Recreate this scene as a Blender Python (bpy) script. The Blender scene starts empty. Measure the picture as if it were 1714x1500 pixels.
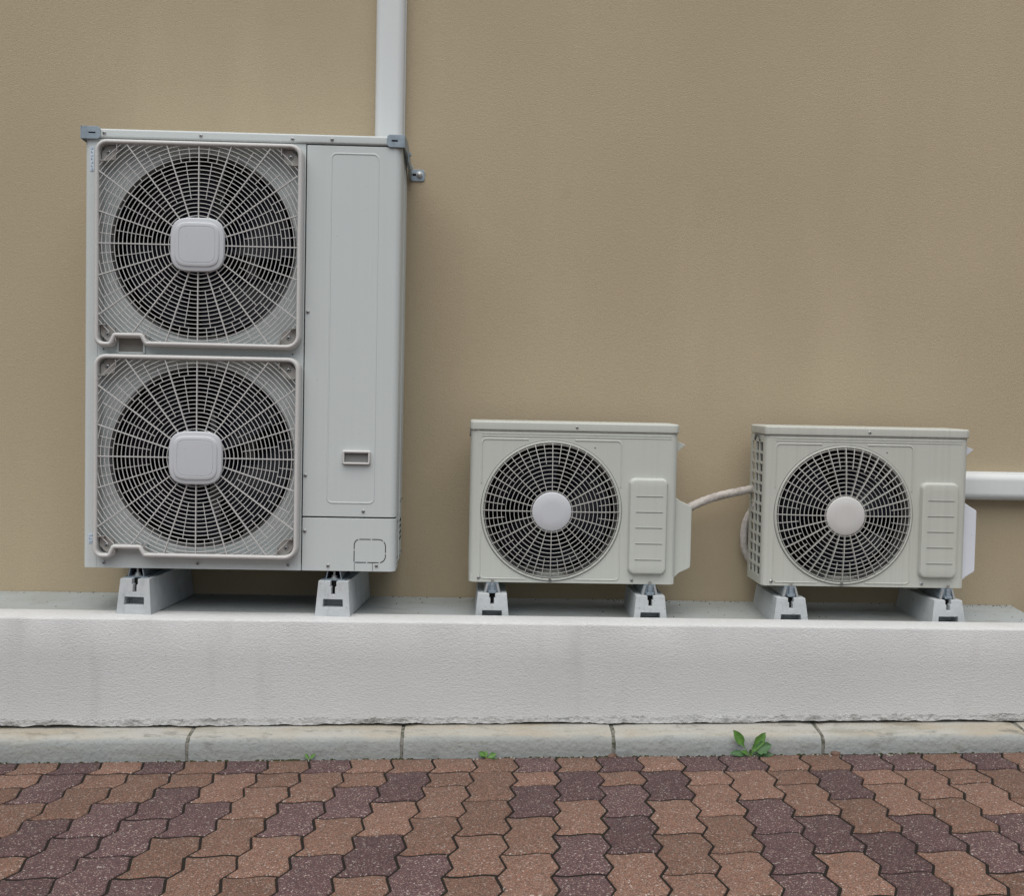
import bpy, bmesh, math, random
from mathutils import Vector, Matrix
random.seed(11)
PI = math.pi
S = bpy.context.scene
COL = S.collection

# ------------------------------------------------------------------ camera
YAW, PITCH, ROLL = 0.0378, 0.0452, 0.0205
CAM = Vector((-0.166, -4.38, 0.724))
fw = Vector((math.sin(YAW)*math.cos(PITCH), math.cos(YAW)*math.cos(PITCH), -math.sin(PITCH)))
r0 = Vector((math.cos(YAW), -math.sin(YAW), 0)); u0 = r0.cross(fw)
rt = r0*math.cos(ROLL) + u0*math.sin(ROLL); up = -r0*math.sin(ROLL) + u0*math.cos(ROLL)
cd = bpy.data.cameras.new('camera'); cam = bpy.data.objects.new('camera', cd); COL.objects.link(cam)
cam.matrix_world = Matrix(((rt.x, up.x, -fw.x, CAM.x), (rt.y, up.y, -fw.y, CAM.y), (rt.z, up.z, -fw.z, CAM.z), (0, 0, 0, 1)))
cd.sensor_fit = 'HORIZONTAL'; cd.sensor_width = 36; cd.lens = 36*2100/1714
cd.clip_start = 0.05; cd.clip_end = 500
S.camera = cam

# ------------------------------------------------------------------ sky, sun, exposure
SUN_EL, SUN_AZ = math.radians(66), math.radians(192)      # overcast, brightest part of the sky high behind the viewer
w = bpy.data.worlds.new('World'); S.world = w; w.use_nodes = True
nt = w.node_tree; bg = nt.nodes['Background']
sky = nt.nodes.new('ShaderNodeTexSky'); sky.sky_type = 'NISHITA'; sky.sun_disc = False
sky.sun_elevation = SUN_EL; sky.sun_rotation = SUN_AZ; sky.air_density = 1.0; sky.dust_density = 4.0; sky.ozone_density = 1.0
hs = nt.nodes.new('ShaderNodeHueSaturation'); hs.inputs['Saturation'].default_value = 0.68
nt.links.new(sky.outputs[0], hs.inputs['Color']); nt.links.new(hs.outputs[0], bg.inputs[0])
bg.inputs[1].default_value = 0.05
sl = bpy.data.lights.new('sun', 'SUN'); sl.energy = 1.6; sl.angle = math.radians(80); sl.color = (1, 0.985, 0.96)
sun = bpy.data.objects.new('sun', sl); COL.objects.link(sun)
sd = Vector((math.sin(SUN_AZ)*math.cos(SUN_EL), math.cos(SUN_AZ)*math.cos(SUN_EL), math.sin(SUN_EL)))
sun.rotation_euler = (-sd).to_track_quat('-Z', 'Y').to_euler()
S.view_settings.view_transform = 'Standard'; S.view_settings.look = 'None'
S.view_settings.exposure = 0.84; S.view_settings.gamma = 1.0

# ------------------------------------------------------------------ materials
def lin(c):
    return tuple((v/12.92 if v <= 0.04045 else ((v+0.055)/1.055)**2.4) for v in [x/255 for x in c]) + (1,)

class Mat:
    def __init__(s, name, col, rough=0.6, metal=0.0, spec=0.5):
        s.m = bpy.data.materials.new(name); s.m.use_nodes = True
        s.t = s.m.node_tree; s.b = s.t.nodes['Principled BSDF']
        s.b.inputs['Base Color'].default_value = tuple(col)[:3] + (1,)
        s.b.inputs['Roughness'].default_value = rough; s.b.inputs['Metallic'].default_value = metal
        s.b.inputs['Specular IOR Level'].default_value = spec
        s.col = None; s.base = tuple(col)[:3] + (1,); s.h = None
        s.tc = s.t.nodes.new('ShaderNodeTexCoord')
    def n(s, typ, **kw):
        x = s.t.nodes.new(typ)
        for k, v in kw.items():
            if k in x.inputs: x.inputs[k].default_value = v
            else: setattr(x, k, v)
        return x
    def l(s, a, b): s.t.links.new(a, b)
    def coord(s, scale=(1, 1, 1), world=False, off=False):
        mp = s.n('ShaderNodeMapping'); mp.inputs['Scale'].default_value = scale
        if world:
            g = s.n('ShaderNodeNewGeometry'); s.l(g.outputs['Position'], mp.inputs['Vector'])
        else: s.l(s.tc.outputs['Object'], mp.inputs['Vector'])
        if off:
            oi = s.n('ShaderNodeObjectInfo'); mu = s.n('ShaderNodeMath', operation='MULTIPLY'); mu.inputs[1].default_value = 37.0
            s.l(oi.outputs['Random'], mu.inputs[0]); s.l(mu.outputs[0], mp.inputs['Location'])
        return mp.outputs[0]
    def noise(s, co, scale, detail=4, rough=0.55):
        x = s.n('ShaderNodeTexNoise'); x.inputs['Scale'].default_value = scale
        x.inputs['Detail'].default_value = detail; x.inputs['Roughness'].default_value = rough
        s.l(co, x.inputs['Vector']); return x.outputs['Fac']
    def ramp(s, f, a, b):
        x = s.n('ShaderNodeMapRange'); x.inputs['From Min'].default_value = a; x.inputs['From Max'].default_value = b
        s.l(f, x.inputs['Value']); return x.outputs[0]
    def mix(s, fac, col2, amount=1.0, blend='MIX'):
        x = s.n('ShaderNodeMix', data_type='RGBA', blend_type=blend)
        if s.col is None: x.inputs['A'].default_value = s.base
        else: s.l(s.col, x.inputs['A'])
        if isinstance(col2, tuple): x.inputs['B'].default_value = tuple(col2)[:3] + (1,)
        else: s.l(col2, x.inputs['B'])
        if amount != 1.0:
            mu = s.n('ShaderNodeMath', operation='MULTIPLY'); mu.inputs[1].default_value = amount
            s.l(fac, mu.inputs[0]); fac = mu.outputs[0]
        s.l(fac, x.inputs['Factor']); s.col = x.outputs['Result']
        s.l(s.col, s.b.inputs['Base Color']); return s
    def bump(s, f, dist, strength=1.0):
        x = s.n('ShaderNodeBump'); x.inputs['Distance'].default_value = dist; x.inputs['Strength'].default_value = strength
        s.l(f, x.inputs['Height'])
        if s.h is not None: s.l(s.h, x.inputs['Normal'])
        s.h = x.outputs[0]; s.l(s.h, s.b.inputs['Normal']); return s

def scl(c, k): return tuple(min(1, v*k) for v in c[:3])

WALL_C = (0.430, 0.360, 0.248)
m = Mat('stucco_tan', WALL_C, 0.92, spec=0.2)
co = m.coord()
m.mix(m.ramp(m.noise(co, 0.9, 3), 0.35, 0.7), scl(WALL_C, 0.90), 0.8)
m.mix(m.ramp(m.noise(m.coord((2.2, 1, 0.5)), 1.3, 4), 0.5, 0.75), scl(WALL_C, 1.08), 0.6)
m.mix(m.ramp(m.noise(co, 160, 3), 0.52, 0.72), scl(WALL_C, 0.82), 0.4)
m.mix(m.ramp(m.noise(co, 9, 2), 0.72, 0.78), scl(WALL_C, 0.86), 0.35)
m.bump(m.noise(m.coord((0.75, 1, 1.15)), 300, 3, 0.6), 0.0035, 0.55)
m.bump(m.noise(m.coord((0.6, 1, 1.0)), 110, 3), 0.004, 0.18)
M_WALL = m.m

PL_C = (0.59, 0.60, 0.595)
m = Mat('stucco_white', PL_C, 0.85, spec=0.25)
co = m.coord()
m.mix(m.ramp(m.noise(co, 1.4, 4), 0.4, 0.75), scl(PL_C, 0.90), 0.8)
m.mix(m.ramp(m.noise(m.coord((5, 5, 0.9)), 2.2, 5), 0.58, 0.8), (0.42, 0.41, 0.385), 0.35)
m.mix(m.ramp(m.noise(co, 70, 4), 0.66, 0.74), (0.30, 0.30, 0.28), 0.25)
m.bump(m.noise(m.coord((0.7, 1, 1.25)), 240, 4, 0.6), 0.0045, 0.6)
m.bump(m.noise(m.coord((0.8, 1, 1.2)), 110, 2), 0.003, 0.3)
M_PLINTH = m.m

m = Mat('stucco_crust', (0.52, 0.525, 0.52), 0.95, spec=0.1)
co = m.coord()
m.mix(m.ramp(m.noise(m.coord((0.5, 1, 1.5)), 16, 6, 0.75), 0.52, 0.66), (0.10, 0.10, 0.085), 0.85)
m.bump(m.noise(co, 60, 4), 0.012, 0.9)
M_CRUST = m.m

FL_C = (0.34, 0.37, 0.37)
m = Mat('screed_grey', FL_C, 0.85, spec=0.25)
co = m.coord()
m.mix(m.ramp(m.noise(co, 2.3, 5), 0.4, 0.7), (0.27, 0.275, 0.24), 0.8)
m.mix(m.ramp(m.noise(m.coord((1, 2.5, 1)), 6, 6, 0.65), 0.56, 0.72), (0.20, 0.19, 0.15), 0.55)
m.mix(m.ramp(m.noise(co, 60, 3), 0.66, 0.72), (0.10, 0.085, 0.06), 0.6)
m.bump(m.noise(co, 45, 4), 0.003, 0.5)
M_FLOOR = m.m

m = Mat('kerb_concrete', (0.37, 0.365, 0.33), 0.85, spec=0.25)
cw = m.coord((0.7, 1.6, 3.0), off=True)
m.mix(m.ramp(m.noise(cw, 5, 5, 0.6), 0.42, 0.62), (0.345, 0.305, 0.235), 0.8)
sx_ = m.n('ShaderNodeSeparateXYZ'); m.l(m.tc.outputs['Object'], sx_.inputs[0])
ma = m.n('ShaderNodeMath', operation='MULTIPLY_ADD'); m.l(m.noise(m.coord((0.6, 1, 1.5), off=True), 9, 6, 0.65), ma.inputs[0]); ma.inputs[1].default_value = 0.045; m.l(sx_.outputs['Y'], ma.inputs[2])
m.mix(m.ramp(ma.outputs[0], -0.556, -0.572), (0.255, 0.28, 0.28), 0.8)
m.mix(m.ramp(m.noise(m.coord((0.5, 1, 2.5), off=True), 7, 6, 0.7), 0.56, 0.68), (0.23, 0.22, 0.18), 0.6)
m.mix(m.ramp(m.noise(m.coord((1, 2, 2.5), off=True), 11, 6, 0.7), 0.55, 0.68), (0.14, 0.14, 0.12), 0.65)
m.mix(m.ramp(m.noise(m.coord((1, 1, 1), off=True), 150, 3), 0.60, 0.72), (0.15, 0.15, 0.14), 0.5)
m.bump(m.noise(m.coord((1, 1, 1), off=True), 70, 4), 0.005, 0.75)
m.bump(m.noise(m.coord((1, 1, 1), off=True), 14, 3), 0.010, 0.35)
M_KERB = m.m
m = Mat('kerb_mortar', (0.19, 0.185, 0.165), 0.95, spec=0.1)
co = m.coord(); m.mix(m.ramp(m.noise(co, 70, 4), 0.45, 0.6), (0.07, 0.075, 0.05), 0.9); m.bump(m.noise(co, 120, 3), 0.004, 0.8)
M_MORTAR = m.m

def paver_mat(name, base, red, dark):
    m = Mat(name, base, 0.9, spec=0.25)
    co = m.coord(off=True)
    oi = m.n('ShaderNodeObjectInfo')
    m.mix(m.ramp(m.noise(co, 9, 3), 0.35, 0.7), scl(base, 0.82), 0.8)
    v = m.n('ShaderNodeTexVoronoi'); v.inputs['Scale'].default_value = 420; m.l(co, v.inputs['Vector'])
    sp = m.n('ShaderNodeSeparateColor'); m.l(v.outputs['Color'], sp.inputs[0])
    m.mix(m.ramp(sp.outputs[0], 0.45, 0.62), red, 0.8)
    m.mix(m.ramp(sp.outputs[1], 0.62, 0.75), dark, 0.75)
    m.mix(m.ramp(sp.outputs[2], 0.91, 0.94), (0.34, 0.28, 0.24), 0.85)
    v2 = m.n('ShaderNodeTexVoronoi'); v2.inputs['Scale'].default_value = 240; m.l(co, v2.inputs['Vector'])
    sp2 = m.n('ShaderNodeSeparateColor'); m.l(v2.outputs['Color'], sp2.inputs[0])
    m.mix(m.ramp(sp2.outputs[1], 0.982, 0.985), (0.45, 0.40, 0.37), 0.7)
    m.mix(m.ramp(m.noise(co, 22, 5, 0.65), 0.60, 0.75), (0.17, 0.155, 0.14), 0.35)
    hsv = m.n('ShaderNodeHueSaturation'); m.l(m.col, hsv.inputs['Color'])
    mr = m.n('ShaderNodeMapRange'); mr.inputs['To Min'].default_value = 0.80; mr.inputs['To Max'].default_value = 1.16
    m.l(oi.outputs['Random'], mr.inputs['Value']); m.l(mr.outputs[0], hsv.inputs['Value']); m.l(hsv.outputs[0], m.b.inputs['Base Color'])
    m.bump(sp.outputs[1], 0.0016, 0.6); m.bump(m.noise(co, 40, 3), 0.004, 0.5)
    return m.m
M_PBROWN = paver_mat('paver_brown', (0.170, 0.107, 0.079), (0.25, 0.122, 0.083), (0.056, 0.042, 0.037))
M_PPURP = paver_mat('paver_purple', (0.092, 0.059, 0.060), (0.135, 0.068, 0.068), (0.036, 0.027, 0.029))

m = Mat('joint_soil', (0.020, 0.017, 0.015), 1.0, spec=0.1)
co = m.coord(); m.mix(m.ramp(m.noise(co, 30, 4), 0.5, 0.7), (0.022, 0.021, 0.014), 0.8); m.bump(m.noise(co, 150, 3), 0.004, 0.8)
M_SOIL = m.m
m = Mat('far_ground', (0.12, 0.105, 0.09), 0.95, spec=0.2)
co = m.coord(); m.mix(m.ramp(m.noise(co, 3, 6), 0.4, 0.7), (0.08, 0.075, 0.07)); m.bump(m.noise(co, 60, 4), 0.01, 0.6)
M_GROUND = m.m

def paint(name, c, streak=0.12, rough=0.52, dirt=(0.30, 0.29, 0.25)):
    m = Mat(name, c, rough, spec=0.22)
    m.mix(m.ramp(m.noise(m.coord((40, 40, 0.5)), 2.0, 4, 0.6), 0.45, 0.75), scl(c, 0.86), streak*3)
    m.mix(m.ramp(m.noise(m.coord((1.5, 1.5, 0.8)), 3.0, 5, 0.6), 0.55, 0.8), dirt, streak)
    m.mix(m.ramp(m.noise(m.coord(), 95, 2), 0.74, 0.77), dirt, 0.35)
    m.bump(m.noise(m.coord(), 6, 2), 0.004, 0.06)
    return m.m
M_PAINT = paint('cabinet_paint', (0.53, 0.575, 0.57), 0.05)
M_PAINTW = paint('cabinet_paint_ivory', (0.49, 0.515, 0.475), 0.10)
M_PAINTV = paint('cabinet_paint_weathered', (0.475, 0.49, 0.445), 0.20)
M_GRILLE = paint('grille_plastic', (0.54, 0.54, 0.525), 0.08, 0.5)
M_GRILLE2 = paint('grille_plastic_grey', (0.47, 0.47, 0.44), 0.1, 0.5)
M_CAP = paint('cap_plastic', (0.52, 0.545, 0.57), 0.03, 0.4)
M_WPLAST = paint('white_plastic', (0.60, 0.63, 0.68), 0.02, 0.35)
M_DUCT = paint('duct_pvc', (0.60, 0.63, 0.63), 0.05, 0.38)
M_BELL = Mat('bell_mouth', (0.12, 0.122, 0.12), 0.6).m
M_INNER = Mat('cabinet_inside', (0.004, 0.004, 0.0045), 0.8, spec=0.15).m
M_BLADE = Mat('fan_blade_navy', (0.004, 0.0062, 0.014), 0.34, spec=0.25).m
M_HOLE = Mat('hole_black', (0.01, 0.01, 0.01), 0.9, spec=0.1).m
m = Mat('coil_fins', (0.13, 0.145, 0.155), 0.5, 0.1)
wv = m.n('ShaderNodeTexWave'); wv.inputs['Scale'].default_value = 120; wv.bands_direction = 'Y'
m.l(m.coord(), wv.inputs['Vector']); m.mix(wv.outputs['Fac'], (0.10, 0.11, 0.12), 0.8)
M_COIL = m.m
m = Mat('galvanised', (0.30, 0.36, 0.41), 0.5, 0.55)
m.mix(m.ramp(m.noise(m.coord(), 60, 4), 0.4, 0.65), (0.22, 0.27, 0.31), 0.8); m.mix(m.ramp(m.noise(m.coord(), 30, 5), 0.62, 0.75), (0.42, 0.45, 0.46), 0.6)
M_GALV = m.m
M_SCREW = Mat('screw_steel', (0.42, 0.43, 0.43), 0.35, 0.7).m
M_BOLT = Mat('bolt_zinc', (0.50, 0.52, 0.52), 0.4, 0.6).m
BL_C = (0.47, 0.50, 0.51)
m = Mat('block_concrete', BL_C, 0.85, spec=0.25)
co = m.coord(off=True)
m.mix(m.ramp(m.noise(co, 9, 4), 0.4, 0.7), scl(BL_C, 0.82), 0.9)
m.mix(m.ramp(m.noise(m.coord((3, 1, 0.6), off=True), 14, 5, 0.65), 0.56, 0.75), (0.26, 0.27, 0.26), 0.6)
m.mix(m.ramp(m.noise(co, 85, 3), 0.68, 0.74), (0.12, 0.12, 0.115), 0.7)
m.bump(m.noise(co, 60, 4), 0.003, 0.6)
M_BLOCK = m.m
m = Mat('hose_wrap', (0.50, 0.47, 0.435), 0.7, spec=0.3)
m.mix(m.ramp(m.noise(m.coord(), 25, 4), 0.45, 0.7), (0.31, 0.28, 0.25), 0.8); m.bump(m.noise(m.coord((3, 1, 1)), 45, 3), 0.006, 0.7)
M_HOSE = m.m
def leafm(name, c):
    m = Mat(name, c, 0.5, spec=0.4); m.mix(m.ramp(m.noise(m.coord(off=True), 60, 4), 0.4, 0.7), scl(c, 0.65), 0.9)
    m.b.inputs['Subsurface Weight'].default_value = 0.0
    return m.m
M_LEAF = leafm('leaf_green', (0.085, 0.20, 0.035)); M_LEAFD = leafm('leaf_dark', (0.055, 0.135, 0.045))
M_STEM = Mat('stem', (0.14, 0.17, 0.06), 0.6).m
M_STICK = Mat('sticker_paper', (0.55, 0.62, 0.68), 0.45).m
M_INK = Mat('sticker_ink', (0.18, 0.30, 0.45), 0.5).m
M_SLIT = Mat('slit_shade', (0.20, 0.205, 0.19), 0.8).m
M_CUP = Mat('cup_shade_plastic', (0.33, 0.32, 0.30), 0.6).m  # plastic darkened to carry the shadow in the grille corners
M_LINE = Mat('knockout_gap', (0.02, 0.02, 0.025), 0.8).m
M_SEAM = Mat('seam_gap', (0.05, 0.05, 0.048), 0.9, spec=0.1).m

# ------------------------------------------------------------------ mesh builder
class MB:
    def __init__(s): s.v = []; s.f = []
    def add(s, v, f):
        o = len(s.v); s.v += [tuple(p) for p in v]; s.f += [tuple(i+o for i in q) for q in f]; return s
    def box(s, x0, x1, y0, y1, z0, z1):
        v = [(x, y, z) for z in (z0, z1) for y in (y0, y1) for x in (x0, x1)]
        return s.add(v, [(0, 2, 3, 1), (4, 5, 7, 6), (0, 1, 5, 4), (2, 6, 7, 3), (0, 4, 6, 2), (1, 3, 7, 5)])
    def prism(s, pts, y0, y1):                 # polygon in x,z extruded along y
        n = len(pts); v = [(x, y0, z) for x, z in pts] + [(x, y1, z) for x, z in pts]
        f = [tuple(range(n)), tuple(range(2*n-1, n-1, -1))] + [(i, i+n, (i+1) % n+n, (i+1) % n) for i in range(n)]
        return s.add(v, f)
    def extr_z(s, pts, z0, z1, cap=True):      # polygon in x,y extruded along z
        n = len(pts); v = [(x, y, z0) for x, y in pts] + [(x, y, z1) for x, y in pts]
        f = [(i, (i+1) % n, (i+1) % n+n, i+n) for i in range(n)]
        if cap: f += [tuple(range(n-1, -1, -1)), tuple(range(n, 2*n))]
        return s.add(v, f)
    def loft(s, rings, close=True, cap0=False, cap1=False):
        n = len(rings[0]); o = []; v = [p for r in rings for p in r]
        m = n if close else n-1
        for k in range(len(rings)-1):
            for i in range(m):
                j = (i+1) % n
                o.append((k*n+i, k*n+j, (k+1)*n+j, (k+1)*n+i))
        if cap0: o.append(tuple(range(n-1, -1, -1)))
        if cap1: o.append(tuple(range((len(rings)-1)*n, len(rings)*n)))
        return s.add(v, o)
    def lathe(s, prof, cx, cz, n=48, cap1=False, cap0=False):   # profile of (r, y) about an axis along y
        return s.loft([[(cx+r*math.cos(2*PI*i/n), y, cz+r*math.sin(2*PI*i/n)) for i in range(n)] for r, y in prof], True, cap0, cap1)
    def tube(s, path, rad, n=10, cap=True):
        P = [Vector(p) for p in path]; rings = []
        for i, p in enumerate(P):
            t = (P[min(i+1, len(P)-1)]-P[max(i-1, 0)]).normalized()
            a = t.cross(Vector((0.13, 0.2, 0.97))).normalized(); b = t.cross(a)
            r = rad[i] if isinstance(rad, (list, tuple)) else rad
            rings.append([p+a*r*math.cos(2*PI*k/n)+b*r*math.sin(2*PI*k/n) for k in range(n)])
        return s.loft(rings, True, cap, cap)
    def build(s, name, mat, parent=None, bevel=0, seg=2, weld=False, angle=35, smooth=True, loc=None, kind=None, front=False):
        me = bpy.data.meshes.new(name); bm = bmesh.new()
        vs = [bm.verts.new(p) for p in s.v]
        for q in s.f:
            try: bm.faces.new([vs[i] for i in q])
            except ValueError: pass
        if weld: bmesh.ops.remove_doubles(bm, verts=bm.verts, dist=1e-5)
        if front:
            bm.normal_update(); bmesh.ops.reverse_faces(bm, faces=[f for f in bm.faces if f.normal.y > 0.01])
        else: bmesh.ops.recalc_face_normals(bm, faces=bm.faces)
        if bevel:
            ed = [e for e in bm.edges if len(e.link_faces) == 2 and e.calc_face_angle(0) > math.radians(30)]
            bmesh.ops.bevel(bm, geom=ed, offset=bevel, segments=seg, profile=0.5, affect='EDGES', clamp_overlap=True)
        bm.to_mesh(me); bm.free()
        if smooth:
            for p in me.polygons: p.use_smooth = True
            me.set_sharp_from_angle(angle=math.radians(angle))
        me.materials.append(mat)
        o = inst(name, me, parent, loc, kind)
        if smooth and (bevel or name in ('corner_post', 'terminal_cover', 'pipe_duct', 'front_panel')):
            wn = o.modifiers.new('weighted_normal', 'WEIGHTED_NORMAL'); wn.keep_sharp = True   # big flat faces stay flat next to their rounded edges
        return o

def inst(name, me, parent=None, loc=None, kind=None):
    o = bpy.data.objects.new(name, me); COL.objects.link(o)
    if parent is not None: o.parent = parent
    if loc is not None: o.location = loc
    if kind: o['kind'] = kind
    return o
def thing(name, label, cat, loc=(0, 0, 0), group=None):
    o = bpy.data.objects.new(name, None); COL.objects.link(o); o.location = loc; o.empty_display_size = 0.1
    return tag(o, label, cat, group)
def tag(o, label, cat, group=None):
    o['label'] = label; o['category'] = cat
    if group: o['group'] = group
    return o

def fillet(pts, rads, seg=6):
    out = []; n = len(pts)
    for i in range(n):
        p = Vector(pts[i]); a = (Vector(pts[i-1])-p); b = (Vector(pts[(i+1) % n])-p); r = rads[i] if isinstance(rads, (list, tuple)) else rads
        if r <= 0: out.append(tuple(p)); continue
        ang = a.angle(b); d = min(r/math.tan(ang/2), a.length*0.49, b.length*0.49); rr = d*math.tan(ang/2)
        a.normalize(); b.normalize(); c = p+(a+b).normalized()*(rr/math.sin(ang/2))
        s0 = p+a*d; s1 = p+b*d
        a0 = math.atan2(s0.y-c.y, s0.x-c.x); a1 = math.atan2(s1.y-c.y, s1.x-c.x)
        da = (a1-a0+PI) % (2*PI)-PI
        out += [(c.x+rr*math.cos(a0+da*k/seg), c.y+rr*math.sin(a0+da*k/seg)) for k in range(seg+1)]
    return out
def rrect(x0, x1, z0, z1, r, seg=6): return fillet([(x0, z0), (x1, z0), (x1, z1), (x0, z1)], r, seg)
def normals2(path, close=True):
    n = len(path); out = []
    for i in range(n):
        p = Vector(path[i]); a = Vector(path[i-1]) if close or i > 0 else p; b = Vector(path[(i+1) % n]) if close or i < n-1 else p
        d1 = (p-a); d2 = (b-p)
        d1 = d1.normalized() if d1.length > 1e-9 else d2.normalized()
        d2 = d2.normalized() if d2.length > 1e-9 else d1
        n1 = Vector((d1.y, -d1.x)); n2 = Vector((d2.y, -d2.x)); m = (n1+n2)
        if m.length < 1e-6: m = n1
        m.normalize(); out.append(m/max(0.35, m.dot(n1)))
    return out
def sweep(mb, path, prof, close=True, cap=False):         # path in x,z; profile of (normal offset, y); closed profile
    N = normals2(path, close)
    rings = [[(p[0]+N[i].x*a, y, p[1]+N[i].y*a) for i, p in enumerate(path)] for a, y in prof]
    rings.append(rings[0])
    return mb.loft(rings, close)
def ridge(path, y, wd, ht):                                # low half-round ridge standing on plane y
    return [(-wd, y+0.001), (-wd*0.6, y-ht*0.7), (0, y-ht), (wd*0.6, y-ht*0.7), (wd, y+0.001)]
def emboss(name, path, y, wd, ht, mat, parent, close=True):
    mb = MB(); sweep(mb, path, ridge(path, y, wd, ht), close); return mb.build(name, mat, parent, angle=60)
def superel(h, k, n=48, cx=0, cz=0):
    out = []
    for i in range(n):
        t = 2*PI*i/n; c, s_ = math.cos(t), math.sin(t)
        out.append((cx+h*math.copysign(abs(c)**(2/k), c), cz+h*math.copysign(abs(s_)**(2/k), s_)))
    return out
def hole_cell(mb, x0, x1, z0, z1, cx, cz, r, y, n=72):     # flat panel cell with a round hole
    ang = sorted(set([2*PI*i/n for i in range(n)] + [math.atan2(z-cz, x-cx) % (2*PI) for x in (x0, x1) for z in (z0, z1)]))
    inn = []; out = []
    for a in ang:
        c, s_ = math.cos(a), math.sin(a); t = 1e9
        if c > 1e-9: t = min(t, (x1-cx)/c)
        if c < -1e-9: t = min(t, (x0-cx)/c)
        if s_ > 1e-9: t = min(t, (z1-cz)/s_)
        if s_ < -1e-9: t = min(t, (z0-cz)/s_)
        inn.append((cx+r*c, y, cz+r*s_)); out.append((cx+t*c, y, cz+t*s_))
    return mb.loft([inn, out])

# shared small hardware
def screw_mesh():
    mb = MB(); mb.lathe([(0.0062, 0.001), (0.0062, -0.001), (0.0046, -0.0026), (0.0042, -0.0036), (0.0022, -0.0044)], 0, 0, 12, cap1=True)
    o = mb.build('screw', M_SCREW); me = o.data; bpy.data.objects.remove(o); 
    mb = MB(); mb.box(-0.0030, 0.0030, -0.0052, -0.004, -0.0007, 0.0007); mb.box(-0.0007, 0.0007, -0.0053, -0.004, -0.0030, 0.0030)
    o = mb.build('slot', M_HOLE); m2 = o.data; bpy.data.objects.remove(o)
    return me, m2
SCREW, SLOT = screw_mesh()
def screw(parent, x, z, y=0.0, s=1.0):
    o = inst('screw', SCREW, parent, (x, y, z)); o.scale = (s, s, s)
    q = inst('slot', SLOT, o); q.rotation_euler = (0, random.uniform(0, 1.5), 0); return o
def bolt(parent, x, y, z, s=1.0, vertical=True):
    mb = MB(); n = 6
    hexa = [(0.011*s*math.cos(PI*i/3), 0.011*s*math.sin(PI*i/3)) for i in range(6)]
    mb.extr_z(hexa, 0.003*s, 0.012*s)
    rd = lambda r, n=14: [(r*s*math.cos(2*PI*i/n), r*s*math.sin(2*PI*i/n)) for i in range(n)]
    mb.extr_z(rd(0.016, 18), 0, 0.003*s); mb.extr_z(rd(0.0055), 0.012*s, 0.034*s)
    o = mb.build('bolt', M_BOLT, parent, loc=(x, y, z)); return o

# ------------------------------------------------------------------ the setting
g = MB(); g.add([(-150, -150, -0.66), (150, -150, -0.66), (150, 0.5, -0.66), (-150, 0.5, -0.66)], [(0, 1, 2, 3)])
g.build('ground', M_GROUND, kind='structure')

# paving: z = -0.393 + 0.0205 x - 0.02 (y + 0.6)
def zpav(x, y): return -0.393+0.0205*x-0.02*(y+0.6)
pav = MB()
X0, X1, Y0, Y1 = -4.6, 4.6, -5.6, -0.585
v = [(x, y, zpav(x, y)-0.0026) for x, y in ((X0, Y0), (X1, Y0), (X1, Y1), (X0, Y1))]
v += [(x, y, -0.7) for x, y in ((X0, Y0), (X1, Y0), (X1, Y1), (X0, Y1))]
pav.add(v, [(0, 1, 2, 3), (4, 5, 1, 0), (5, 6, 2, 1), (6, 7, 3, 2), (7, 4, 0, 3)])
PAV = pav.build('paving', M_SOIL, kind='structure', smooth=False)

P0 = Vector((-1.4748, -0.6736, 0)); AV = Vector((0.1241, -0.0026, 0)); BV = Vector((-0.011, -0.1377, 0))
def lat(p, q):
    P = P0+AV*p+BV*q; return Vector((P.x, P.y, zpav(P.x, P.y)))
TIP = 0.155
def zig(q):
    f = (q % 1.0)
    t = 1-f/0.44 if f < 0.44 else (f-0.44)/0.56
    t = t*t*(3-2*t)*0.2+t*0.8
    return (t-1.0)*TIP
PH = 0.36
def paver_outline(q0, q1, flat0=None):
    """lattice outline, columns wide 0..1"""
    q1 -= 0.020
    if flat0 is None: q0 += 0.020
    qs = [q0]
    k = math.floor(q0)
    cand = []
    while k < q1+1:
        cand += [k, k+0.06, k+0.36, k+0.44, k+0.52, k+0.94]; k += 1
    qs += [c for c in cand if q0+0.04 < c < q1-0.04] + [q1]
    wave = lambda p: 0.055*math.sin(2*PI*p)
    left = [(zig(q), q) for q in qs]; right = [(1+zig(q), q) for q in reversed(qs)]
    ps = [0.14, 0.3, 0.5, 0.7, 0.86]
    bot = [(p+zig(q1), q1+wave(p)) for p in ps]
    top = [(p+zig(q0), (q0+wave(p)) if flat0 is None else flat0(p+zig(q0))) for p in reversed(ps)]
    return left+bot+right+top
def inset2(poly, d):
    n = normals2(poly); A = sum(poly[i-1][0]*poly[i][1]-poly[i][0]*poly[i-1][1] for i in range(len(poly)))
    sg = -1 if A > 0 else 1
    return [(p[0]+n[i].x*d*sg, p[1]+n[i].y*d*sg) for i, p in enumerate(poly)]
def paver_geom(mb, outl, org):
    w_ = [P0+AV*p+BV*q for p, q in outl]
    pl = [(v_.x, v_.y) for v_ in w_]
    r1 = inset2(pl, 0.0025); r2 = inset2(pl, 0.0062)
    zz = lambda p, d: (p[0]-org.x, p[1]-org.y, zpav(*p)-org.z+d)
    mb.loft([[zz(p, -0.05) for p in r1], [zz(p, -0.0050) for p in r1], [zz(p, -0.0013) for p in inset2(pl, 0.0038)], [zz(p, 0) for p in r2]], True, False, True)
    return mb
def mesh_of(mb, name, mat):
    o = mb.build(name, mat, angle=50); me = o.data; bpy.data.objects.remove(o); return me
PM = {}
ORG = lat(0.5, 1)
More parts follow.
